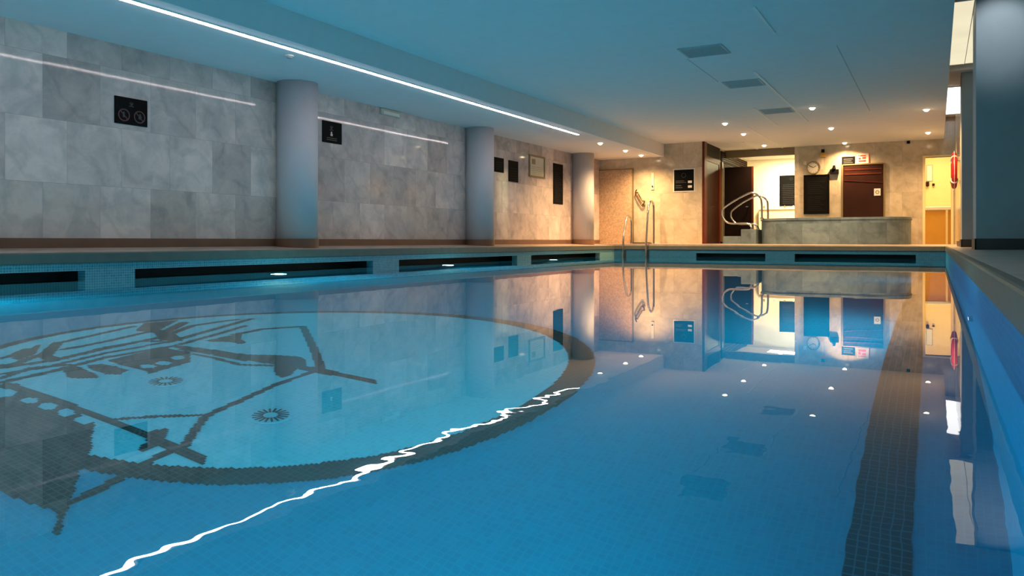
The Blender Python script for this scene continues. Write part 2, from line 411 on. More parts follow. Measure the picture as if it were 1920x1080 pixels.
HOLES = [[(-3.364, 1.816), (-3.334, 1.778), (-3.352, 1.738), (-3.406, 1.717), (-3.469, 1.728), (-3.503, 1.766), (-3.486, 1.808), (-3.428, 1.828)], [(-3.206, 1.813), (-3.186, 1.791), (-3.194, 1.769), (-3.224, 1.759), (-3.26, 1.768), (-3.281, 1.79), (-3.274, 1.813), (-3.242, 1.823)], [(-3.084, 1.818), (-3.063, 1.794), (-3.071, 1.77), (-3.103, 1.76), (-3.141, 1.77), (-3.163, 1.795), (-3.156, 1.819), (-3.123, 1.828)], [(-2.966, 1.817), (-2.943, 1.792), (-2.949, 1.769), (-2.98, 1.761), (-3.019, 1.773), (-3.043, 1.798), (-3.038, 1.822), (-3.005, 1.83)], [(-2.841, 1.814), (-2.821, 1.79), (-2.829, 1.767), (-2.86, 1.758), (-2.896, 1.768), (-2.917, 1.793), (-2.91, 1.817), (-2.878, 1.826)], [(-3.32, 2.434), (-3.303, 2.408), (-3.315, 2.384), (-3.347, 2.375), (-3.382, 2.386), (-3.399, 2.412), (-3.388, 2.437), (-3.355, 2.446)], [(-3.315, 2.52), (-3.299, 2.493), (-3.31, 2.468), (-3.343, 2.459), (-3.379, 2.471), (-3.397, 2.499), (-3.386, 2.524), (-3.352, 2.533)], [(-3.363, 2.631), (-3.343, 2.603), (-3.35, 2.58), (-3.381, 2.575), (-3.417, 2.591), (-3.438, 2.619), (-3.431, 2.642), (-3.399, 2.647)]]

# ------------------------------------------------------------------ setting: levels (water surface is z = 0)
XL, XR, YF, YN = -7.14, 0.178, 18.3, -2.2      # pool edges: left, right, far, near
ZD = 0.272            # deck at the pool edge
ZDW = 0.315           # deck along the walls (it falls towards the pool)
ZF = -1.4             # pool floor
XW = -7.9             # left wall
YFW = 19.2            # shower wall
YB = 21.5             # back wall
YC = 24.4             # end of the corridor
YBEH = -4.5
ZC = 0.38 + 2.5       # main ceiling
ZS = 0.38 + 2.17      # soffit
ZH = 0.38 + 3.02      # raised ceiling along the right side
T = 0.2

# pool shell
struct('pool_floor', B(XL - 0.1, XR + 0.1, YN - 0.1, YF + 0.1, ZF - 0.15, ZF), M['floor_blue'])
def slot_wall(name, axis, pos, out, a0, a1, slots, mat, zt, zb, ztop):
    """pool wall with gutter slots. axis 'x': wall in plane x=pos running along y; out = direction away from the pool"""
    bm = bmesh.new()
    th = 0.12 * out
    def bx(lo, hi, z0, z1, d0=0.0, d1=None):
        d1 = th if d1 is None else d1
        p0, p1 = sorted((pos + d0, pos + d1))
        if axis == 'x': box(bm, p0, p1, lo, hi, z0, z1)
        else: box(bm, lo, hi, p0, p1, z0, z1)
    bx(a0, a1, ZF, zb)
    bx(a0, a1, zt, ztop)
    cur = a0
    for s0, s1 in slots:
        if s0 > cur: bx(cur, s0, zb, zt)
        cur = s1
    if cur < a1: bx(cur, a1, zb, zt)
    struct(name, bm, mat)
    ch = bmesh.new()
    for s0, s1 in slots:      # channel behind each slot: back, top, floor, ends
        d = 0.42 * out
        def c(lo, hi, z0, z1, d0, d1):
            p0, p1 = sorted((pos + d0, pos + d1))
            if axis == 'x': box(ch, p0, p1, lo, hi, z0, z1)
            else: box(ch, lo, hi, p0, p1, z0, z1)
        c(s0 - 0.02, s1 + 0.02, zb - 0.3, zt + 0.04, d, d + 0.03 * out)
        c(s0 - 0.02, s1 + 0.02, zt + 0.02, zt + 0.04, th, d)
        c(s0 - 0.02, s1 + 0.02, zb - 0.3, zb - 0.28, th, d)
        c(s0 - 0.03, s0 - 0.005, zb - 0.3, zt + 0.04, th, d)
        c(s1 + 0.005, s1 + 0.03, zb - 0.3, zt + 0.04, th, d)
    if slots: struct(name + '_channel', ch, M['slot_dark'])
slot_wall('pool_wall_left', 'x', XL, -1, YN, YF, [(-1.9, -0.15), (0.35, 4.47), (4.99, 8.77), (9.38, 13.15), (13.73, 17.35)], M['mosaic_x'], 0.097, -0.10, 0.165)
slot_wall('pool_wall_far', 'y', YF, 1, XL, XR, [(-5.05, -3.44), (-2.80, -0.373)], M['mosaic_y'], 0.09, -0.08, 0.165)
struct('pool_wall_right', B(XR, XR + 0.12, YN, YF, ZF, 0.165), M['mosaic_bx'])
struct('pool_wall_near', B(XL, XR, YN - 0.12, YN, ZF, 0.165), M['mosaic_by'])

# coping: a course of stone nosing round the pool
def coping(name, x0, x1, y0, y1):
    return struct(name, B(x0, x1, y0, y1, 0.165, ZD, bev=0.012), M['coping'])
coping('trim_1', XL - 0.13, XL + 0.02, YN - 0.12, YF + 0.13)
coping('trim_2', XR - 0.012, XR + 0.13, YN - 0.12, YF + 0.13)
coping('trim_3', XL + 0.02, XR - 0.012, YF - 0.02, YF + 0.13)
coping('trim_4', XL + 0.02, XR - 0.012, YN - 0.12, YN + 0.02)

# deck slabs (left one falls towards the pool)
def slab(name, quad, mat, th=0.1):
    bm = bmesh.new()
    a = [bm.verts.new(p) for p in quad]; b = [bm.verts.new((p[0], p[1], p[2] - th)) for p in quad]
    bm.faces.new(a); bm.faces.new(b[::-1])
    for i in range(4): bm.faces.new((a[i], b[i], b[(i + 1) % 4], a[(i + 1) % 4]))
    return struct(name, bm, mat)
e = ZD + 0.001
slab('floor', [(XW - .1, YBEH, ZDW), (XL - 0.03, YBEH, e), (XL - 0.03, YF + 0.03, e), (XW - .1, YF + 0.03, ZDW)], M['deck'])
slab('floor_far', [(XW - .1, YF + 0.03, ZDW), (XW - .1, YFW, ZDW), (XR + 0.4, YFW, 0.30), (XR + 0.4, YF + 0.03, e)], M['deck'])
slab('floor_back', [(XW - .1, YFW, ZDW), (XW - .1, YC + 0.2, 0.30), (XR + 0.4, YC + 0.2, 0.30), (XR + 0.4, YFW, 0.30)], M['deck'])
slab('floor_right', [(XR + 0.03, YBEH, e), (3.2, YBEH, 0.29), (3.2, YF + 0.03, 0.29), (XR + 0.03, YF + 0.03, e)], M['deck'])
slab('floor_near', [(XL - 0.03, YBEH, ZD), (XL - 0.03, YN - 0.03, ZD), (XR + 0.03, YN - 0.03, ZD), (XR + 0.03, YBEH, ZD)], M['deck'])

# walls
struct('wall_left', B(XW - T, XW, YBEH, YFW + T, 0.2, ZS + 0.1), M['marble_left'])
struct('wall_far', B(XW, -5.14, YFW, YFW + T, 0.2, ZC + 0.1), M['marble_far'])
struct('wall_corridor', B(-5.14 - T, -5.14, YFW + T, YC, 0.2, ZC + 0.1), M['marble_side'])
struct('wall_back', box(box(B(-3.29, -0.233, YB, YB + 0.15, 0.2, ZC + 0.1), 0.318, 0.55, YB, YB + 0.15, 0.2, ZH), -0.233, 0.318, YB, YB + 0.15, 2.44, ZH), M['marble_far'])
struct('wall_end', B(-5.3, -2.6, YC, YC + T, 0.2, ZC + 0.1), M['bright_wall'])
struct('wall_end_side', B(-2.6, -2.5, YB + 0.15, YC, 0.2, ZC + 0.1), M['bright_wall'])
# the right side: far wall, two piers standing out from it, the wall behind them
struct('wall_right', box(B(0.40, 0.60, 16.4, YB, 0.2, ZH), 3.0, 3.2, YBEH, 16.4, 0.2, ZH), M['marble_side'])
struct('wall_pier', B(0.395, 3.0, 15.5, 16.4, 0.2, ZH), M['pier'])
struct('wall_pier', B(0.43, 3.0, 11.0, 11.9, 0.2, ZH), M['pier'])
struct('wall_behind', B(XW, 3.2, YBEH - T, YBEH, 0.2, ZH), M['marble_far'])

# ceilings
struct('ceiling', B(-6.13, 0.17, YBEH, YC + T, ZC, ZC + 0.12), M['ceiling'])
struct('ceiling_soffit', box(B(XW - T, -6.13, YBEH, YFW + 0.02, ZS, ZC + 0.12), -6.13, -6.129, YBEH, YFW, ZS, ZC), M['ceiling'])
struct('ceiling_raised', box(box(B(0.17, 3.2, YBEH, YB + 0.2, ZH, ZH + 0.12), 0.05, 0.17, YBEH, YB + 0.2, ZC + 0.12, ZH + 0.12), 0.17, 1.2, 15.3, 15.5, ZH - 0.08, ZH), M['ceiling'])
# thin joint strips between the ceiling panels; lit edges put into a whiter colour
jb = bmesh.new()
for x, y0, y1 in ((-2.34, 11.6, 17.0), (-1.70, 8.4, 9.6), (-0.475, 8.0, 8.8), (-2.99, 14.8, 17.2), (-3.60, 17.2, 22.6), (-4.25, 19.8, 23.4)):
    box(jb, x - 0.016, x + 0.016, y0, y1, ZC - 0.012, ZC + 0.002)
struct('trim_5', jb, M['joint_lit'])
jb = bmesh.new()
for x, y0, y1 in ((-1.11, 10.6, 16.2), (-2.99, 10.4, 12.1)):
    box(jb, x - 0.006, x + 0.006, y0, y1, ZC - 0.003, ZC + 0.002)
struct('trim_6', jb, M['vent'])

# skirtings
struct('baseboard_left', B(XW, XW + 0.015, YBEH, YFW, 0.30, ZDW + 0.095), M['skirt'])
struct('baseboard_right', box(box(box(box(B(0.43 - 0.012, 3.0, 10.985, 11.0, 0.27, 0.41), 0.415, 0.43, 10.985, 11.9, 0.27, 0.41), 0.38, 3.0, 15.485, 15.5, 0.27, 0.41), 0.38, 0.395, 15.485, 16.4, 0.27, 0.41), 0.385, 0.40, 16.4, 19.0, 0.27, 0.38), M['skirt_dark'])
struct('trim_7', B(-5.14, -3.29, YB + 0.02, YB + 0.12, 2.68, ZC), M['frame'])

# ------------------------------------------------------------------ pool floor mosaics
def in_poly(px, py, pts):
    ins = np.zeros(px.shape, bool)
    n = len(pts); j = n - 1
    for i in range(n):
        xi, yi = pts[i]; xj, yj = pts[j]
        if yi != yj:
            c = ((yi > py) != (yj > py)) & (px < (xj - xi) * (py - yi) / (yj - yi) + xi)
            ins ^= c
        j = i
    return ins
CELL = 0.0125
gx0, gy0, NX, NY = -4.8, 1.1, 300, 300
GX, GY = np.meshgrid(gx0 + (np.arange(NX) + .5) * CELL, gy0 + (np.arange(NY) + .5) * CELL, indexing='ij')
def cells_mesh(mask, h):
    """runs of square tiles laid on the floor grid, h thick"""
    bm = bmesh.new()
    for i in range(NX):
        j = 0
        while j < NY:
            if mask[i, j]:
                k = j
                while k < NY and mask[i, k]: k += 1
                box(bm, gx0 + i * CELL, gx0 + (i + 1) * CELL, gy0 + j * CELL, gy0 + k * CELL, ZF, ZF + h)
                j = k
            else: j += 1
    return bm
CX, CY, RO, RI = -3.0, 3.06, 1.585, 1.485
emblem = thing('floor_mosaic', 'large round tile emblem with dark rim and sail shape on the pool floor', 'mosaic', (CX, CY, ZF))
RAD = np.hypot(GX - CX, GY - CY)
def seg_dist(pts):
    d = np.full(GX.shape, 9.0)
    for (ax, ay), (bx_, by_) in zip(pts[:-1], pts[1:]):
        dx, dy = bx_ - ax, by_ - ay; L2 = dx * dx + dy * dy + 1e-9
        t = np.clip(((GX - ax) * dx + (GY - ay) * dy) / L2, 0, 1)
        d = np.minimum(d, np.hypot(GX - ax - t * dx, GY - ay - t * dy))
    return d
hole = np.zeros(GX.shape, bool)
for hpts in HOLES: hole |= in_poly(GX, GY, hpts)
RADI = np.hypot(GX - CX + 0.03, GY - CY + 0.02)
rim = (RAD <= RO) & (RADI >= RI)
sail = (in_poly(GX, GY, POLYS['sail_shape']) | in_poly(GX, GY, POLYS['pointed_bar'])) & ~hole
part('pale_disc', cells_mesh(RADI < RI + 0.01, 0.002), M['floor_light'], emblem, label='pale blue tiled disc inside the dark rim')
part('rim', cells_mesh(rim & ~sail, 0.004), M['floor_dark'], emblem)
part('sail_shape', cells_mesh(sail, 0.005), M['floor_dark'], emblem)
done = rim | sail
def pieces(mask):
    left = set(zip(*[a.tolist() for a in np.nonzero(mask)]))
    while left:
        stack = [left.pop()]; got = []
        while stack:
            c = stack.pop(); got.append(c)
            for d in ((1, 0), (-1, 0), (0, 1), (0, -1)):
                q = (c[0] + d[0], c[1] + d[1])
                if q in left: left.remove(q); stack.append(q)
        if len(got) >= 12:
            m = np.zeros(mask.shape, bool); m[tuple(np.array(got).T)] = True
            yield m
for k, pp in POLYS.items():
    if k in ('sail_shape', 'pointed_bar'): continue
    msk = in_poly(GX, GY, pp) & ~hole & ~done
    done |= msk
    for m in pieces(msk): part(k.replace('_b', '').replace('_c', ''), cells_mesh(m, 0.0045), M['floor_dark'], emblem)
for k, (pp, wd) in STROKES.items():
    msk = (seg_dist(pp) <= wd * 0.36) & ~done
    done |= msk
    for m in pieces(msk): part('rope_line' if k == 'rope_line' else ('wave_line' if k[0] == 'w' else 'thin_line'), cells_mesh(m, 0.0043), M['floor_dark'], emblem)
tag(link('lane_marking', B(-0.228, -0.057, YN, YF - 0.6, ZF, ZF + 0.003), M['lane_dark']), 'dark tiled lane stripe running the length of the pool floor on the right', 'lane marking')

# round drains let into the floor
def drain(x, y, r, label):
    t = thing('pool_drain', label, 'drain', (x, y, ZF), 'round drains in the pool floor')
    bm = cyl(bmesh.new(), (x, y, ZF), r, 0.008)
    part('cover', bm, M['floor_light'], t)
    s = bmesh.new()
    for k in range(18):
        a = 2 * PI * k / 18
        rr = bmesh.new(); box(rr, r * 0.35, r * 0.86, -0.0045, 0.0045, ZF + 0.0075, ZF + 0.0095)
        bmesh.ops.rotate(rr, verts=rr.verts[:], matrix=Matrix.Rotation(a, 3, 'Z')); bmesh.ops.translate(rr, verts=rr.verts[:], vec=(x, y, 0))
        merge(s, rr)
    part('slots', s, M['floor_dark'], t)
drain(-3.057, 2.29, 0.085, 'round slotted drain on the pale floor disc, further left of the two')
drain(-2.358, 2.25, 0.085, 'round slotted drain on the pale floor disc, nearer the dark rim at the right')

# water surface
bm = bmesh.new()
vs = [bm.verts.new(p) for p in ((XL - 0.4, YN, 0), (XR, YN, 0), (XR, YF + 0.4, 0), (XL - 0.4, YF + 0.4, 0))]
bm.faces.new(vs)
wt = link('pool_water', bm, M['water']); wt['kind'] = 'stuff'; tag(wt, 'still clear blue water filling the swimming pool', 'water')

# underwater lamps: the left wall row, and added ones in the other walls
def pool_lamp(x, y, z, nx, ny, label, seen=True, power=1.0):
    t = thing('underwater_lamp', label, 'pool light', (x, y, z), 'underwater lamps in the pool walls')
    ax = 'x' if nx else 'y'; sgn = nx or ny
    def c0(off): return (x + nx * off, y + ny * off, z)
    bm = bmesh.new(); ring(bm, c0(0.0) if sgn > 0 else c0(0.02), 0.075, 0.105, 0.02, ax)
    part('bezel', bm, M['steel'], t)
    bm = bmesh.new(); cyl(bm, c0(0.001) if sgn > 0 else c0(0.013), 0.075, 0.012, ax)
    part('lens', bm, M['lamp'], t)
    ld = bpy.data.lights.new('pool_lamp_light', 'SPOT'); ld.energy = K_POOL * power; ld.color = POOL_COL
    ld.spot_size = math.radians(172); ld.spot_blend = 0.6; ld.shadow_soft_size = 0.07
    lo = bpy.data.objects.new('lamp_light', ld); COL.objects.link(lo); lo.parent = t
    lo.location = (nx * 0.10, ny * 0.10, 0)
    lo.rotation_euler = Vector((nx, ny, 0.0)).to_track_quat('-Z', 'Y').to_euler()
for y, lb in ((2.8, 'round underwater lamp in the left pool wall, nearest the viewer'), (6.87, 'round underwater lamp glowing under the widest dark slot of the left pool wall'),
              (10.6, 'round underwater lamp in the left pool wall below the third wall slot'), (14.6, 'round underwater lamp in the left pool wall, the furthest along it')):
    pool_lamp(XL, y, -0.55, 1, 0, lb, power=1.35 if y < 8 else (1.0 if y < 12 else 0.4))
for y, lb in ((0.6, 'added round underwater fill lamp in the right pool wall beside the viewer'), (5.0, 'added round underwater fill lamp in the right pool wall, the middle one of three'),
              (10.0, 'added round underwater fill lamp in the right pool wall, furthest from the viewer')):
    pool_lamp(XR, y, -0.55, -1, 0, lb, power=0.9 if y < 8 else 0.25)  # right wall lamps are added to brighten the pool and the ceiling
pool_lamp(-3.6, YN, -0.55, 0, 1, 'added round underwater fill lamp in the near end wall of the pool')  # out of view, added for more light from the water

# ------------------------------------------------------------------ lamps
st = thing('light_strip', 'long thin white light strip under the edge of the lowered left ceiling', 'light strip', (-6.36, 5, ZS))
part('housing', B(-6.40, -6.32, YBEH + 0.2, 14.35, ZS - 0.010, ZS + 0.001), M['white'], st)
part('diffuser', B(-6.38, -6.34, YBEH + 0.25, 14.3, ZS - 0.018, ZS - 0.010), M['strip'], st)

def downlight_parts(t):
    x, y, z = t.location
    bm = ring(bmesh.new(), (x, y, z - 0.008), 0.058, 0.072, 0.008, 'z', 24)
    part('bezel', bm, M['white'], t)
    bm = bmesh.new(); bmesh.ops.create_uvsphere(bm, u_segments=24, v_segments=12, radius=0.05)
    for v in bm.verts: v.co = Vector((x, y, z)) + Vector((v.co.x, v.co.y, -abs(v.co.z) * 0.9))
    bmesh.ops.remove_doubles(bm, verts=bm.verts[:], dist=1e-5)
    part('lens', bm, M['lens'], t, smooth=True)
    ld = bpy.data.lights.new('downlight_light', 'SPOT'); ld.energy = K_DOWN; ld.color = WARM
    ld.spot_size = math.radians(150); ld.spot_blend = 0.9; ld.shadow_soft_size = 0.04
    lo = bpy.data.objects.new('spot_light', ld); COL.objects.link(lo); lo.parent = t; lo.location = (0, 0, -0.06)
def copy_tree(o, loc, label):
    r = o.copy(); COL.objects.link(r); r.location = loc; r['label'] = label
    for ch in o.children:
        c = ch.copy(); COL.objects.link(c); c.parent = r
    return r
dl = [(-3.92, 16.45, ZC, 'recessed ceiling downlight, first of the row leading towards the lit corridor'),
      (-3.92, 18.25, ZC, 'recessed ceiling downlight, second of the row leading towards the lit corridor'),
      (-3.92, 20.7, ZC, 'recessed ceiling downlight at the mouth of the corridor, beside the dark doors'),
      (-3.92, 23.05, ZC, 'recessed ceiling downlight inside the lit corridor'),
      (-2.03, 15.32, ZC, 'recessed ceiling downlight nearest the viewer, over the middle of the pool'),
      (-2.03, 18.27, ZC, 'recessed ceiling downlight in front of the whirlpool tub, above the wall clock in the photo'),
      (-2.03, 21.15, ZC, 'recessed ceiling downlight close to the back wall, over the whirlpool tub'),
      (-0.16, 16.55, ZC, 'recessed ceiling downlight at far right, the nearer of the right pair'),
      (-0.16, 20.08, ZC, 'recessed ceiling downlight at far right, the one in front of the yellow doorway'),
      (-6.5, 15.81, ZS, 'recessed downlight in the lowered ceiling, just past the end of the light strip'),
      (-6.5, 17.39, ZS, 'recessed downlight in the lowered ceiling, second past the light strip'),
      (-6.5, 18.5, ZS, 'recessed downlight in the lowered ceiling close to the shower wall')]
first = None
for x, y, z, lb in dl:
    if first is None:
        first = thing('ceiling_downlight', lb, 'ceiling light', (x, y, z), 'recessed ceiling downlights'); downlight_parts(first)
    else: copy_tree(first, (x, y, z), lb)

t = thing('pier_spotlight', 'recessed spotlight in the raised ceiling washing the near right pier', 'ceiling light', (0.68, 10.1, ZH))
part('bezel', ring(bmesh.new(), (0.68, 10.1, ZH - .008), 0.05, 0.065, .008, 'z', 24), M['white'], t)
part('lens', cyl(bmesh.new(), (0.68, 10.1, ZH - .006), 0.05, .005, 'z', 24), M['panel_white'], t)
ld = bpy.data.lights.new('pier_light', 'SPOT'); ld.energy = 34; ld.color = (0.85, 0.95, 1.0); ld.spot_size = math.radians(60); ld.spot_blend = 0.8; ld.shadow_soft_size = 0.04
lo = bpy.data.objects.new('pier_light', ld); COL.objects.link(lo); lo.parent = t; lo.location = (0, 0, -0.03); lo.rotation_euler = (math.radians(62), 0, 0)

def light_panel(y0, y1, mat, label, wide=None):
    t = thing('ceiling_light_panel', label, 'light panel', (0.5, (y0 + y1) / 2, ZH), 'glowing panels in the raised ceiling')
    bm = B(0.2, 0.42, y0, y1, ZH - 0.012, ZH - 0.002)
    if wide: box(bm, 0.42, 0.62, wide, y1, ZH - 0.012, ZH - 0.002)
    part('diffuser', bm, mat, t)
    fr = bmesh.new()
    for a in ((0.18, 0.2, y0 - .02, y1 + .02), (0.42, 0.428, y0 - .02, y1 + .02), (0.2, 0.42, y0 - 0.02, y0), (0.2, 0.42, y1, y1 + 0.02)):
        box(fr, a[0], a[1], a[2], a[3], ZH - 0.02, ZH)
    part('frame', fr, M['ceiling'], t)
light_panel(11.15, 15.1, M['panel_cream'], 'long cream glowing ceiling panel at top right beside the near pier', 12.0)
light_panel(17.3, 20.9, M['panel_white'], 'bright white glowing ceiling panel at right, beyond the cream one')
light_panel(-2.5, 4.5, M['panel_white'], 'added white glowing fill panel out of view above and behind the viewer')  # unseen extra panel, added to give light at the viewer's end

# ------------------------------------------------------------------ columns
def column(y, label):
    t = thing('round_column', label, 'column', (-7.7, y, ZDW), 'round columns along the left wall')
    bm = cyl(bmesh.new(), (-7.7, y, 0.25), 0.275, ZS - 0.25, 'z', 64)
    o = part('shaft', bm, M['column'], t)
    for p in o.data.polygons: p.use_smooth = len(p.vertices) == 4
    part('base_ring', cyl(bmesh.new(), (-7.7, y, 0.25), 0.288, 0.16, 'z', 64), M['skirt'], t)
column(7.83, 'round grey column on the left wall nearest the viewer, beside the small square sign')
column(12.66, 'round grey column on the left wall, middle one of three')
column(17.6, 'round grey column on the left wall, furthest one, beside the pebbled panel')

# ------------------------------------------------------------------ vents in the ceiling
def vent(y, lb):
    t = thing('ceiling_vent', lb, 'vent', (-2.665, y, ZC), 'square ceiling vents')
    x0, x1, y0, y1 = -2.95, -2.38, y - 0.27, y + 0.27
    part('backing', B(x0 + .02, x1 - .02, y0 + .02, y1 - .02, ZC - 0.003, ZC - 0.001), M['vent'], t)
    fr = bmesh.new()
    for a in ((x0, x0 + .025, y0, y1), (x1 - .025, x1, y0, y1), (x0 + .025, x1 - .025, y0, y0 + .025), (x0 + .025, x1 - .025, y1 - .025, y1)):
        box(fr, *a, ZC - 0.012, ZC - 0.001)
    part('frame', fr, M['vent'], t)
    s = bmesh.new()
    for k in range(12):
        yy = y0 + 0.045 + k * 0.04
        box(s, x0 + .025, x1 - .025, yy, yy + 0.012, ZC - 0.011, ZC - 0.003)
    part('slats', s, M['vent'], t)
vent(10.05, 'grey square ceiling vent nearest the viewer')
vent(12.43, 'grey square ceiling vent, middle of three in line')
vent(15.35, 'grey square ceiling vent, furthest of three in line')
t = thing('ceiling_detector', 'small round detector on the lowered left ceiling beside the light strip', 'detector', (-6.62, 6.6, ZS))
part('base', cyl(bmesh.new(), (-6.62, 6.6, ZS - 0.015), 0.055, 0.015), M['white'], t)
part('head', cyl(bmesh.new(), (-6.62, 6.6, ZS - 0.032), 0.03, 0.018, r2=0.042), M['vent'], t)
t = thing('ceiling_detector', 'small dark sensor at the top of the back wall, left of the yellow doorway', 'detector', (-0.6, YB - 0.04, 2.83))
part('base', B(-0.65, -0.55, YB - 0.02, YB, 2.80, 2.87, bev=0.004), M['vent'], t)
part('head', cyl(bmesh.new(), (-0.6, YB - 0.06, 2.80), 0.035, 0.06), M['black'], t)
t = thing('emergency_light', 'slim pale emergency light at the top of the left wall above the pinkish tiles', 'emergency light', (XW, 10.1, 2.5))
part('case', B(XW, XW + 0.04, 9.87, 10.38, 2.44, 2.54, bev=0.008), M['paper'], t)
part('lens', B(XW + 0.04, XW + 0.05, 9.92, 10.33, 2.455, 2.50), M['white'], t)

# ------------------------------------------------------------------ signs on the left wall (plane x = XW, y along the wall)
Z0 = 0.38
def wall_sign(name, y0, y1, z0, z1, label, cat='sign', mat='black'):
    t = thing(name, label, cat, (XW, (y0 + y1) / 2, z0))
    part('plate', B(XW + .0005, XW + 0.012, y0, y1, z0, z1, bev=0.002), M[mat], t)
    return t
xs = XW + 0.0125
def logo(y, z, s):
    bm = bmesh.new()
    for a in (-0.5, 0, 0.5):
        q = box(bmesh.new(), -0.0004, 0.001, -0.06 * s, 0.06 * s, 0.1 * s, 0.75 * s)
        bmesh.ops.rotate(q, verts=q.verts[:], matrix=Matrix.Rotation(a, 3, 'X')); bmesh.ops.translate(q, verts=q.verts[:], vec=(xs, y, z)); merge(bm, q)
    box(bm, xs - .0004, xs + .001, y - 0.5 * s, y + 0.5 * s, z - 0.12 * s, z)
    return bm
t = wall_sign('pool_rules_sign', 5.27, 5.67, Z0 + 1.30, Z0 + 1.60, 'black square sign with two faint round prohibition symbols, leftmost on the left wall')
bm = bmesh.new()
for yc in (5.38, 5.57):
    ring(bm, (xs, yc, Z0 + 1.40), 0.058, 0.07, 0.001, 'x', 32)
    q = box(bmesh.new(), 0, 0.001, -0.062, 0.062, -0.005, 0.005); bmesh.ops.rotate(q, verts=q.verts[:], matrix=Matrix.Rotation(-0.8, 3, 'X'))
    bmesh.ops.translate(q, verts=q.verts[:], vec=(xs, yc, Z0 + 1.40)); merge(bm, q)
part('symbols', bm, M['dimred'], t)
for yc, w1 in ((5.377, .011), (5.576, .018)):
    bm = cyl(bmesh.new(), (xs, yc, Z0 + 1.425), 0.011, 0.001, 'x', 16); box(bm, xs, xs + .001, yc - w1, yc + w1, Z0 + 1.375, Z0 + 1.415)
    part('figure', bm, M['dim'], t)
part('logo', logo(5.47, Z0 + 1.51, 0.06), M['dim'], t)
t = wall_sign('notice_sign', 8.53, 8.95, Z0 + 1.46, Z0 + 1.78, 'black square sign with a small pale figure, just right of the nearest column')
bm = logo(8.72, Z0 + 1.66, 0.08)
for k in range(2): box(bm, xs, xs + .001, 8.62, 8.84, Z0 + 1.50 + k * 0.028, Z0 + 1.512 + k * 0.028)
part('print', bm, M['dim'], t)
bm = cyl(bmesh.new(), (xs, 8.72, Z0 + 1.615), 0.016, 0.001, 'x', 16); box(bm, xs, xs + .001, 8.70, 8.745, Z0 + 1.565, Z0 + 1.60)
part('figure', bm, M['paper'], t)
t = wall_sign('notice_sign', 13.54, 13.94, Z0 + 1.42, Z0 + 1.72, 'small dark plain sign right beside the middle column')
bm = bmesh.new()
for k in range(4): box(bm, xs, xs + .001, 13.62, 13.86, Z0 + 1.48 + k * .045, Z0 + 1.495 + k * .045)
part('print', bm, M['faint'], t)
t = wall_sign('notice_sign', 14.15, 14.57, Z0 + 1.26, Z0 + 1.71, 'dark upright sign between the small dark sign and the pale framed notice')
bm = bmesh.new()
for k in range(5): box(bm, xs, xs + .001, 14.22, 14.50, Z0 + 1.32 + k * .055, Z0 + 1.335 + k * .055)
part('print', bm, M['faint'], t)
t = wall_sign('framed_notice', 15.09, 15.83, Z0 + 1.45, Z0 + 1.91, 'pale printed notice in a thin brown frame on the left wall', 'picture', 'paper')
fr = bmesh.new()
for a in ((15.07, 15.12, 1.43, 1.93), (15.80, 15.85, 1.43, 1.93), (15.12, 15.80, 1.43, 1.47), (15.12, 15.80, 1.89, 1.93)):
    box(fr, XW, XW + 0.025, a[0], a[1], Z0 + a[2], Z0 + a[3])
part('frame', fr, M['frame'], t)
bm = box(bmesh.new(), xs, xs + .001, 15.2, 15.38, Z0 + 1.72, Z0 + 1.84)
for k in range(5): box(bm, xs, xs + .001, 15.2, 15.72, Z0 + 1.50 + k * .04, Z0 + 1.508 + k * .04)
part('print', bm, M['frame'], t)
t = wall_sign('rules_board', 16.31, 16.84, Z0 + 0.88, Z0 + 1.84, 'tall narrow black board on the left wall beside the furthest column')
bm = logo(16.57, Z0 + 1.72, 0.08)
for k in range(16): box(bm, xs, xs + .001, 16.39, 16.76 - 0.08 * (k % 3), Z0 + 0.94 + k * .045, Z0 + .952 + k * .045)
part('print', bm, M['faint'], t)

# ------------------------------------------------------------------ shower wall (plane y = YFW)
t = thing('pebbled_panel', 'tall rough pebbled panel standing against the wall by the furthest column', 'wall panel', (-7.42, YFW, 0.3))
part('slab', B(-7.9, -6.975, YFW - 0.06, YFW, 0.30, Z0 + 1.88), M['pebble'], t)
part('edge_trim', box(B(-6.975, -6.945, YFW - 0.065, YFW, 0.30, Z0 + 1.905), -7.9, -6.975, YFW - 0.065, YFW, Z0 + 1.88, Z0 + 1.905), M['frame'], t)
t = thing('pool_hours_sign', 'black square sign with white edge and two white labels on the shower wall', 'sign', (-5.6, YFW, 1.65))
part('border', B(-5.885, -5.325, YFW - 0.012, YFW, Z0 + 1.25, Z0 + 1.84, bev=.003), M['white'], t)
part('plate', B(-5.86, -5.35, YFW - 0.016, YFW - 0.012, Z0 + 1.275, Z0 + 1.815), M['black'], t)
for zz in (1.47, 1.35): part('label', B(-5.50, -5.40, YFW - .018, YFW - .0161, Z0 + zz, Z0 + zz + .06), M['white'], t)
bm = ring(bmesh.new(), (-5.61, YFW - .018, Z0 + 1.67), 0.05, 0.058, .0015, 'y', 24)
for a, b_ in ((1.52, .22), (1.48, .27), (1.40, .15), (1.35, .18)): box(bm, -5.82, -5.82 + b_, YFW - .018, YFW - .0161, Z0 + a, Z0 + a + .018)
part('print', bm, M['dim'], t)
t = thing('slanted_rail', 'small slanted metal bracket on the wall right of the pebbled panel', 'bracket', (-6.75, YFW, 1.5))
pa = [(-6.84, YFW - 0.07, Z0 + 1.35), (-6.87, YFW - 0.07, Z0 + 1.22), (-6.70, YFW - 0.07, Z0 + 0.94), (-6.63, YFW - 0.07, Z0 + 1.04), (-6.70, YFW - 0.07, Z0 + 1.06), (-6.82, YFW - 0.07, Z0 + 1.28)]
bm = tube(bmesh.new(), smooth_path(pa, 4), 0.017, 8)
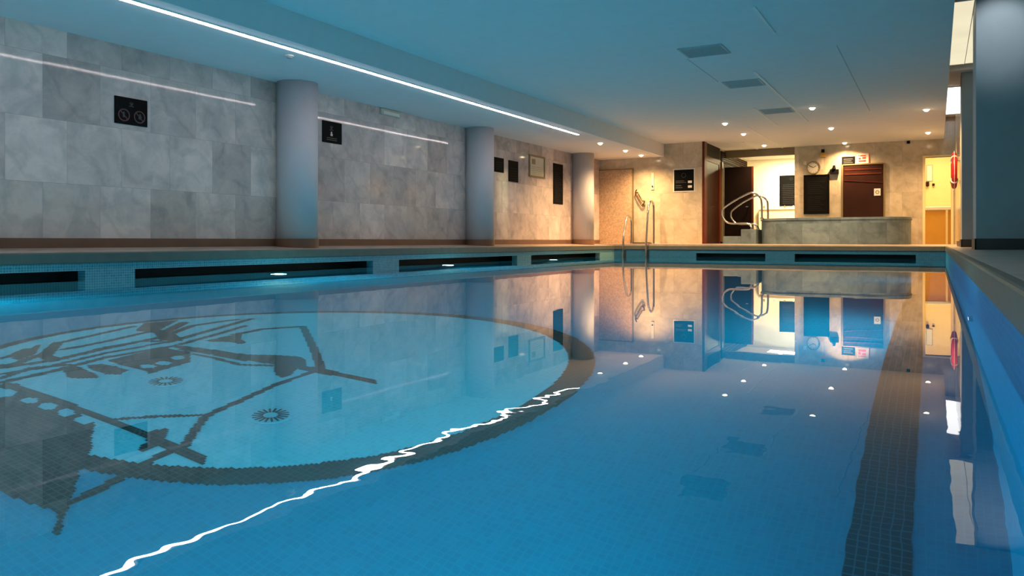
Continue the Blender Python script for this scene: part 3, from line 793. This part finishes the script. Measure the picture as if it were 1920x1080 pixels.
part('loop', bm, M['steel_dark'], t, smooth=True)
for mx_, mz_ in ((-6.86, Z0 + 1.27), (-6.69, Z0 + 0.96)): part('mount', cyl(bmesh.new(), (mx_, YFW - 0.07, mz_), 0.012, 0.07, 'y', 12), M['steel_dark'], t)
t = thing('shower_control', 'slim pale wall control plate between the slanted bracket and the black square sign', 'control', (-6.43, YFW, 1.9))
part('plate', B(-6.47, -6.39, YFW - .02, YFW, Z0 + 1.33, Z0 + 1.77, bev=.004), M['paper'], t)
part('knob', cyl(bmesh.new(), (-6.43, YFW - .045, Z0 + 1.42), 0.02, 0.026, 'y', 16), M['steel'], t)
t = thing('shower_drain', 'low dark drain box on the deck behind the pool ladder', 'drain', (-6.7, YFW - .05, .3))
part('tray', B(-6.93, -6.45, YFW - 0.16, YFW, 0.29, 0.335), M['wood_dark'], t)
part('grate', B(-6.90, -6.48, YFW - 0.14, YFW - .02, 0.335, 0.341), M['black'], t)

# pool ladder with one low and one high rail
t = thing('pool_ladder', 'chrome pool ladder with one low and one high handrail at the far pool edge', 'ladder', (-6.57, YF, ZD))
def rail(x, top, hmp):
    p = [(x, 18.80, 0.24), (x, 18.80, top - 0.42), (x, 18.79, top - 0.12), (x, 18.70, top - 0.02), (x, 18.58, top), (x, 18.45, top - 0.07), (x, 18.36, top - 0.24),
         (x, 18.24, 0.5), (x, 18.21, ZD), (x, 18.19, -0.1), (x, 18.17, -1.15)]
    return tube(bmesh.new(), smooth_path(p, 6), 0.027, 12)
part('low_rail', rail(-6.87, 1.02, 0), M['steel'], t, smooth=True)
part('high_rail', rail(-6.27, 1.38, 0), M['steel'], t, smooth=True)
for z in (-0.25, -0.55, -0.85):
    part('step', B(-6.87, -6.27, 18.13, 18.24, z, z + 0.025, bev=.004), M['steel'], t)
for x in (-6.87, -6.27):
    part('recess_outline', B(x - .045, x + .045, 18.255, 18.298, -.5, .16, bev=.004), M['recess_dark'], t)  # dark bars added to draw the dark outline of the ladder recess
    part('flange', cyl(bmesh.new(), (x, 18.80, 0.27), 0.045, 0.035, r2=0.03), M['steel'], t)

# ------------------------------------------------------------------ corridor doors (plane x = -5.14)
xc = -5.14
t = thing('timber_wall_panel', 'red brown varnished wooden door panel at the corner of the corridor', 'door', (xc, 20.0, .3))
part('frame', box(box(B(xc, xc + 0.06, YFW - 0.01, 19.42, 0.30, ZC), xc, xc + .05, 19.42, 20.9, 2.42, 2.55), xc, xc + .05, 20.72, 20.86, .30, 2.42), M['wood'], t)
part('leaf', B(xc, xc + 0.035, 19.42, 20.72, 0.30, 2.42), M['wood_dark'], t)
part('transom', B(xc, xc + 0.03, 19.42, 20.9, 2.55, ZC), M['door_black'], t)
part('handle', cyl(bmesh.new(), (xc + .035, 20.1, 1.25), 0.02, 0.05, 'x', 16), M['steel'], t)
tag(link('door_jamb', B(xc, xc + 0.09, 20.9, 21.0, 0.36, 2.52), M['frame']), 'pale brown upright post between the red wooden panel and the black door', 'post')
t = thing('corridor_door', 'near black closed door along the corridor wall, behind the pale post', 'door', (xc, 22.3, .3))
part('leaf', B(xc, xc + 0.04, 21.05, 24.3, 0.30, 2.5), M['door_black'], t)
part('transom', B(xc, xc + 0.03, 21.05, 24.3, 2.53, ZC - .05), M['door_black'], t)
lv = bmesh.new()
for k in range(4): box(lv, xc + .03, xc + .05, 21.1, 24.2, 2.58 + k * .06, 2.595 + k * .06)
part('louvres', lv, M['wood_dark'], t)
t = thing('open_door', 'tall near black door standing open with a red brown edge beside the bright corridor', 'door', (-4.7, 21.12, .3))
part('leaf', B(xc + .1, -4.32, 21.1, 21.145, 0.31, Z0 + 2.0, bev=.002), M['door_black'], t)
part('edge', B(-4.32, -4.275, 21.095, 21.15, 0.31, Z0 + 2.0), M['wood'], t, label='red brown leading edge')
bm = box(cyl(bmesh.new(), (-4.40, 21.03, 1.30), 0.012, 0.07, 'y', 10), -4.46, -4.39, 21.02, 21.04, 1.29, 1.31)
part('handle', bm, M['steel'], t)
# bright corridor end
t = thing('notice_board', 'black notice board with printed lines on the bright corridor wall', 'notice board', (-3.8, YC, 1.4))
part('plate', B(-4.17, -3.5, YC - .02, YC, Z0 + 1.06, Z0 + 1.99, bev=.003), M['black'], t)
bm = ring(bmesh.new(), (-3.83, YC - .022, Z0 + 1.88), 0.03, 0.04, .002, 'y', 20)
for k in range(11): box(bm, -4.08, -3.62 - .07 * (k % 3), YC - .022, YC - .0201, Z0 + 1.14 + k * .055, Z0 + 1.158 + k * .055)
part('print', bm, M['faint'], t)
t = thing('corridor_ledge', 'white ledge with small objects rail below the notice board in the corridor', 'ledge', (-3.9, YC - .1, 1.3))
part('shelf', B(-4.75, -3.4, YC - 0.2, YC, Z0 + 0.96, Z0 + 1.0), M['white'], t)
part('front', B(-4.75, -3.4, YC - 0.16, YC, 0.3, Z0 + 0.96), M['corr_cream'], t)
for k, (x, w_, h_) in enumerate(((-4.6, .06, .07), (-4.3, .08, .05), (-4.0, .05, .06), (-3.75, .09, .05), (-3.6, .04, .08))):
    o = link('small_bottle', cyl(cyl(bmesh.new(), (x, YC - .12, Z0 + 1.0), w_ / 2, h_, seg=14), (x, YC - .12, Z0 + 1.0 + h_), w_ / 5, .02, seg=10), M['vent'] if k % 2 else M['frame'])
    tag(o, 'tiny squat bottle on the white ledge in the bright corridor, ' + ('furthest left', 'second from left', 'middle one', 'second from right', 'furthest right')[k], 'bottle', 'bottles on the corridor ledge')

# ------------------------------------------------------------------ back wall (plane y = YB)
t = thing('wall_clock', 'round pale wall clock with a thin brown rim above the black menu board', 'clock', (-2.815, YB, 2.3))
part('rim', ring(bmesh.new(), (-2.815, YB - .04, Z0 + 1.93), 0.148, 0.17, 0.04, 'y', 48), M['frame'], t)
part('face', cyl(bmesh.new(), (-2.815, YB - .025, Z0 + 1.93), 0.148, 0.025, 'y', 48), M['paper'], t)
bm = bmesh.new()
for L_, a in ((0.085, 1.0), (0.12, -1.1)):
    q = box(bmesh.new(), -0.006, 0.006, -0.001, 0.001, 0, L_); bmesh.ops.rotate(q, verts=q.verts[:], matrix=Matrix.Rotation(a, 3, 'Y'))
    bmesh.ops.translate(q, verts=q.verts[:], vec=(-2.815, YB - .028, Z0 + 1.93)); merge(bm, q)
part('hands', bm, M['black'], t)
bm = bmesh.new()
for k in range(12):
    a = k * PI / 6; box(bm, -2.815 + .125 * math.sin(a) - .005, -2.815 + .125 * math.sin(a) + .005, YB - .027, YB - .0251, Z0 + 1.93 + .125 * math.cos(a) - .008, Z0 + 1.93 + .125 * math.cos(a) + .008)
part('hour_marks', bm, M['black'], t)
t = thing('call_button', 'tiny white call button left of the wall clock', 'button', (-3.02, YB, 2.4))
part('case', B(-3.06, -2.995, YB - .03, YB, Z0 + 2.02, Z0 + 2.10, bev=.006), M['white'], t)
part('button', cyl(bmesh.new(), (-3.03, YB - .04, Z0 + 2.06), .015, .012, 'y', 14), M['paper'], t)
t = thing('menu_board', 'large black rectangular board with faint text on the back wall under the clock', 'notice board', (-2.745, YB, 1.1))
part('frame', box(box(box(B(-3.06, -3.03, YB - .03, YB, Z0 + .71, Z0 + 1.74), -2.46, -2.43, YB - .03, YB, Z0 + .71, Z0 + 1.74), -3.03, -2.46, YB - .03, YB, Z0 + .71, Z0 + .74), -3.03, -2.46, YB - .03, YB, Z0 + 1.71, Z0 + 1.74), M['black'], t)
part('panel', B(-3.03, -2.46, YB - .02, YB, Z0 + .74, Z0 + 1.71), M['black'], t)
bm = bmesh.new()
for k in range(16):
    if k == 8: continue
    box(bm, -2.96, -2.54 - .06 * (k % 3), YB - .0215, YB - .0201, Z0 + .80 + k * .05, Z0 + .808 + k * .05)
part('print', bm, M['faint'], t)
t = thing('hazard_lamp', 'small orange and dark warning unit high on the back wall above the clock', 'alarm', (-2.58, YB, 2.6))
part('base', B(-2.65, -2.51, YB - .03, YB, Z0 + 2.19, Z0 + 2.31, bev=.004), M['ochre'], t)
part('head', cyl(bmesh.new(), (-2.58, YB - .06, Z0 + 2.31), .04, .08, seg=20), M['black'], t)
t = thing('emergency_spotlight', 'small black twin box spotlight between the clock and the brown door', 'emergency light', (-2.3, YB, 2.1))
part('box', B(-2.41, -2.2, YB - .07, YB, Z0 + 1.74, Z0 + 1.86, bev=.006), M['black'], t)
part('head', cyl(bmesh.new(), (-2.31, YB - .06, Z0 + 1.86), .045, .10, seg=20, r2=.03), M['black'], t)
t = thing('door_sign', 'small black rectangular sign with faint text over the brown door', 'sign', (-1.97, YB, 2.4))
part('plate', B(-2.13, -1.82, YB - .015, YB, Z0 + 1.965, Z0 + 2.175, bev=.002), M['black'], t)
bm = bmesh.new()
for k in range(3): box(bm, -2.09, -1.87 + (-.03 if k == 1 else 0), YB - .0165, YB - .0151, Z0 + 2.01 + k * .045, Z0 + 2.028 + k * .045)
part('print', bm, M['dim'], t)
t = thing('fire_equipment_sign', 'white square sign with orange red symbol at the right above the brown door', 'sign', (-1.64, YB, 2.4))
part('plate', B(-1.77, -1.50, YB - .015, YB, Z0 + 1.985, Z0 + 2.235, bev=.002), M['white'], t)
bm = bmesh.new()
box(bm, -1.735, -1.56, YB - .0165, YB - .0151, Z0 + 2.02, Z0 + 2.065); box(bm, -1.735, -1.68, YB - .0165, YB - .0151, Z0 + 2.08, Z0 + 2.13)
box(bm, -1.65, -1.56, YB - .0165, YB - .0151, Z0 + 2.095, Z0 + 2.145); box(bm, -1.70, -1.56, YB - .0165, YB - .0151, Z0 + 2.16, Z0 + 2.195)
box(bm, -1.735, -1.715, YB - .0165, YB - .0151, Z0 + 2.16, Z0 + 2.205)
part('symbol', bm, M['signred'], t)
part('edge_strip', B(-1.50, -1.485, YB - .016, YB, Z0 + 1.985, Z0 + 2.235), M['signred'], t)
t = thing('wooden_door', 'dark reddish brown wooden door in the back wall behind the whirlpool tub', 'door', (-1.63, YB, .3))
part('leaf', B(-2.10, -1.16, YB - .02, YB, 0.30, Z0 + 1.95, bev=.003), M['wood_dark'], t)
part('frame', box(box(B(-2.14, -2.10, YB - .035, YB, .30, Z0 + 1.97), -1.16, -1.12, YB - .035, YB, .30, Z0 + 1.97), -2.10, -1.16, YB - .035, YB, Z0 + 1.95, Z0 + 1.98), M['frame'], t)
part('top_rail', box(B(-2.06, -1.20, YB - .03, YB - .02, Z0 + 1.82, Z0 + 1.85), -2.06, -1.20, YB - .03, YB - .02, Z0 + 1.70, Z0 + 1.74), M['wood'], t)
q = box(bmesh.new(), -.45, .45, 0, .01, -.008, .008); bmesh.ops.rotate(q, verts=q.verts[:], matrix=Matrix.Rotation(0.09, 3, 'Y')); bmesh.ops.translate(q, verts=q.verts[:], vec=(-1.62, YB - .032, Z0 + 1.52))
part('reflection_line', q, M['wood'], t)  # thin wood-coloured bar standing in for a slanting reflection on the door
t = thing('square_placard', 'small white square placard on the right of the brown door', 'sign', (-1.30, YB, 1.6))
part('plate', B(-1.375, -1.225, YB - .029, YB - .0205, Z0 + 1.15, Z0 + 1.33), M['white'], t)
part('symbol', ring(bmesh.new(), (-1.30, YB - .032, Z0 + 1.24), .03, .045, .002, 'y', 24), M['frame'], t)

# yellow doorway and its little room
struct('door_1', box(box(B(-0.29, -0.233, YB - .03, YB + .16, .30, 2.48), 0.318, 0.375, YB - .03, YB + .16, .30, 2.48), -0.233, 0.318, YB - .03, YB + .16, 2.44, 2.48), M['yellow_wall'])
struct('wall_washroom', box(box(B(-1.2, 1.2, 23.6, 23.7, .2, ZC), -1.25, -1.2, YB + .15, 23.7, .2, ZC), 1.2, 1.25, YB + .15, 23.7, .2, ZC), M['yellow_wall'])
struct('ceiling_washroom', B(0.17, 1.3, YB + .15, 23.7, ZC - .0, ZC + .1), M['ceiling'])
slab('floor_washroom', [(XR + 0.4, YB, 0.30), (XR + .4, 23.7, 0.30), (1.25, 23.7, 0.30), (1.25, YB, 0.30)], M['deck'])
t = thing('wash_counter', 'ochre fronted counter with a pale top inside the yellow doorway', 'counter', (0.1, 23.2, .3))
part('front', B(-1.0, 1.0, 22.9, 23.5, 0.30, 1.18), M['ochre'], t)
part('top', B(-1.02, 1.02, 22.86, 23.6, 1.18, 1.28, bev=.02), M['white'], t)
part('side_post', B(0.22, 0.27, 22.84, 22.9, .30, 1.18), M['yellow_wall'], t)
t = thing('soap_dispenser', 'small dark soap dispenser on the yellow washroom wall', 'dispenser', (-0.2, 23.55, 1.9))
part('body', B(-0.24, -0.16, 23.52, 23.6, 1.86, 1.98, bev=.01), M['wood_dark'], t)
part('nozzle', cyl(bmesh.new(), (-0.20, 23.50, 1.84), .012, .03, seg=10), M['black'], t)
t = thing('robe_hook', 'tiny dark hook right of the soap dispenser in the yellow washroom', 'hook', (-0.05, 23.55, 1.9))
part('body', B(-0.09, -0.03, 23.54, 23.6, 1.87, 1.93, bev=.01), M['wood_dark'], t)
part('nozzle', cyl(bmesh.new(), (-0.06, 23.52, 1.86), .01, .03, seg=10), M['black'], t)
t = thing('wall_mirror', 'tall narrow pale mirror at the left inside the yellow doorway', 'mirror', (-0.15, 23.59, 2.0))
part('glass', B(-0.22, -0.09, 23.585, 23.6, 2.0, 2.42), M['white'], t)
part('frame', B(-0.23, -0.08, 23.592, 23.6, 1.99, 2.43), M['frame'], t)

# ------------------------------------------------------------------ whirlpool tub with steps and handrails
def rrect(x0, x1, y0, y1, r, n=10):
    out = []
    for cx_, cy_, a0 in ((x1 - r, y0 + r, -PI / 2), (x1 - r, y1 - r, 0), (x0 + r, y1 - r, PI / 2), (x0 + r, y0 + r, PI)):
        for k in range(n + 1):
            a = a0 + PI / 2 * k / n; out.append((cx_ + r * math.cos(a), cy_ + r * math.sin(a)))
    return out
TX0, TX1, TY0, TY1 = -3.83, -0.52, 19.25, 21.45
TT = Z0 + 0.55
t = thing('whirlpool_tub', 'raised round cornered whirlpool tub clad in grey marble on the far deck', 'whirlpool tub', ((TX0 + TX1) / 2, 20.3, .3))
bm = bmesh.new()
oo, ii = rrect(TX0, TX1, TY0, TY1, .7), rrect(TX0 + .3, TX1 - .3, TY0 + .3, TY1 - .3, .5)
n = len(oo)
V = {}
for nm, P_, z in (('ob', oo, .29), ('ot', oo, TT - .05), ('it', ii, TT - .05), ('ib', ii, TT - .5)):
    V[nm] = [bm.verts.new((x, y, z)) for x, y in P_]
for a, b_ in (('ob', 'ot'), ('ot', 'it'), ('it', 'ib')):
    for k in range(n): bm.faces.new((V[a][k], V[a][(k + 1) % n], V[b_][(k + 1) % n], V[b_][k]))
bm.faces.new(V['ib']); bm.faces.new(V['ob'][::-1])
part('body', bm, M['tub_stone'], t)
bm = bmesh.new()
oo, ii = rrect(TX0 - .02, TX1 + .02, TY0 - .02, TY1, .7), rrect(TX0 + .28, TX1 - .28, TY0 + .28, TY1 - .28, .5)
for nm, P_, z in (('ob', oo, TT - .05), ('ot', oo, TT), ('it', ii, TT), ('ib', ii, TT - .05)):
    V[nm] = [bm.verts.new((x, y, z)) for x, y in P_]
for a, b_ in (('ob', 'ot'), ('ot', 'it'), ('it', 'ib'), ('ib', 'ob')):
    for k in range(n): bm.faces.new((V[a][k], V[a][(k + 1) % n], V[b_][(k + 1) % n], V[b_][k]))
part('rim', bm, M['tub_stone'], t)
bm = bmesh.new(); bm.faces.new([bm.verts.new((x, y, TT - .08)) for x, y in rrect(TX0 + .3, TX1 - .3, TY0 + .3, TY1 - .3, .5)])
part('water', bm, M['tubwater'], t)
t = thing('tub_steps', 'two grey stone steps at the left of the whirlpool tub', 'steps', (-4.2, 19.8, .3))
part('lower_step', B(-4.66, -4.22, 19.35, 20.5, .29, Z0 + .12, bev=.008), M['tub_stone'], t)
part('upper_step', B(-4.22, -3.86, 19.35, 20.5, .29, Z0 + .29, bev=.008), M['tub_stone'], t)
def handrail(y, pts, foot, label):
    t = thing('handrail', label, 'handrail', (-4.2, y, TT), 'pair of handrails on the tub steps')
    part('tube', tube(bmesh.new(), smooth_path([(x, y, z) for x, z in pts], 6), 0.024, 12), M['steel'], t, smooth=True)
    part('flange', cyl(bmesh.new(), (pts[0][0], y, TT), .05, .02), M['steel'], t)
    part('flange', cyl(bmesh.new(), (pts[-1][0], y, foot), .05, .02), M['steel'], t)
YA, YBR = 19.42, 20.2
def px(u, v, y):
    s_, c_ = math.sin(YAW), math.cos(YAW)
    a = u - 960; dy = c_ * F_PX + s_ * a
    return ((-s_ * F_PX + c_ * a) * y / dy, Z0 + (HOR_Y - v) * y / dy)
RA = [(-3.73, 0.90), (-3.74, 1.34), (-3.80, 1.48), (-3.92, 1.56), (-4.04, 1.56), (-4.35, 1.41), (-4.66, 1.20), (-4.71, 1.10), (-4.69, 0.99), (-4.62, 0.88), (-4.48, 0.82), (-4.2, 0.82), (-4.05, 0.80), (-3.98, 0.72), (-3.97, 0.67)]
RB = [(-3.73, 0.90), (-3.74, 1.34), (-3.80, 1.46), (-3.92, 1.53), (-4.04, 1.53), (-4.35, 1.38), (-4.62, 1.18), (-4.67, 1.08), (-4.65, 0.97), (-4.56, 0.86), (-4.42, 0.82), (-4.2, 0.82), (-4.05, 0.80), (-3.98, 0.72), (-3.97, 0.67)]
handrail(YA, RA, Z0 + .29, 'chrome curved handrail on the tub steps, the nearer of the pair')
handrail(YBR, RB, Z0 + .29, 'chrome curved handrail on the tub steps, the one further back')

# ------------------------------------------------------------------ lifebuoy on the right wall
LB = (0.315, 17.6, Z0 + 1.40)
t = thing('lifebuoy', 'red ring lifebuoy with pale bands hung on the right wall near the yellow doorway', 'lifebuoy', LB)
bm = bmesh.new()
for i in range(48):
    a = 2 * PI * i / 48
    row = []
    for k in range(14):
        b_ = 2 * PI * k / 14
        rr = 0.29 + 0.078 * math.cos(b_)
        row.append(bm.verts.new((LB[0] + 0.05 * math.sin(b_), LB[1] + rr * math.cos(a), LB[2] + rr * math.sin(a))))
bm.verts.ensure_lookup_table()
for i in range(48):
    for k in range(14):
        q = [i * 14 + k, i * 14 + (k + 1) % 14, ((i + 1) % 48) * 14 + (k + 1) % 14, ((i + 1) % 48) * 14 + k]
        bm.faces.new([bm.verts[j] for j in q])
part('ring', bm, M['red'], t, smooth=True)
for k in range(4):
    a = PI / 4 + k * PI / 2
    c = (LB[0], LB[1] + .29 * math.cos(a), LB[2] + .29 * math.sin(a))
    bm = bmesh.new(); P_ = []
    for s in range(16):
        b_ = 2 * PI * s / 16; rr = .083 * math.cos(b_)
        P_.append((c[0] + .056 * math.sin(b_), c[1] + rr * math.cos(a), c[2] + rr * math.sin(a)))
    tube(bm, P_, .014, 6, closed=True)
    part('band', bm, M['white'], t, label='pale band round the ring', smooth=True)
bm = tube(bmesh.new(), [(LB[0], LB[1] + .39 * math.cos(a), LB[2] + .39 * math.sin(a)) for a in [2 * PI * i / 40 for i in range(40)]], .006, 6, closed=True)
part('rope', bm, M['white'], t, smooth=True)
part('hook', cyl(bmesh.new(), (LB[0] - .02, LB[1], LB[2] + .20), .01, 0.40 - LB[0] + .02, 'x', 12), M['steel'], t)

# lamps of the side rooms
def room_light(name, loc, size, power, col):
    ld = bpy.data.lights.new(name, 'AREA'); ld.shape = 'RECTANGLE'; ld.size = size[0]; ld.size_y = size[1]; ld.energy = power; ld.color = col
    o = bpy.data.objects.new(name, ld); COL.objects.link(o); o.location = loc; return o
room_light('corridor_lamp_light', (-3.7, 23.4, ZC - .02), (1.2, 0.5), 150, (1.0, 0.86, 0.5))
room_light('washroom_lamp_light', (0.0, 22.5, ZC - .02), (0.8, 0.4), 46, (1.0, 0.76, 0.38))
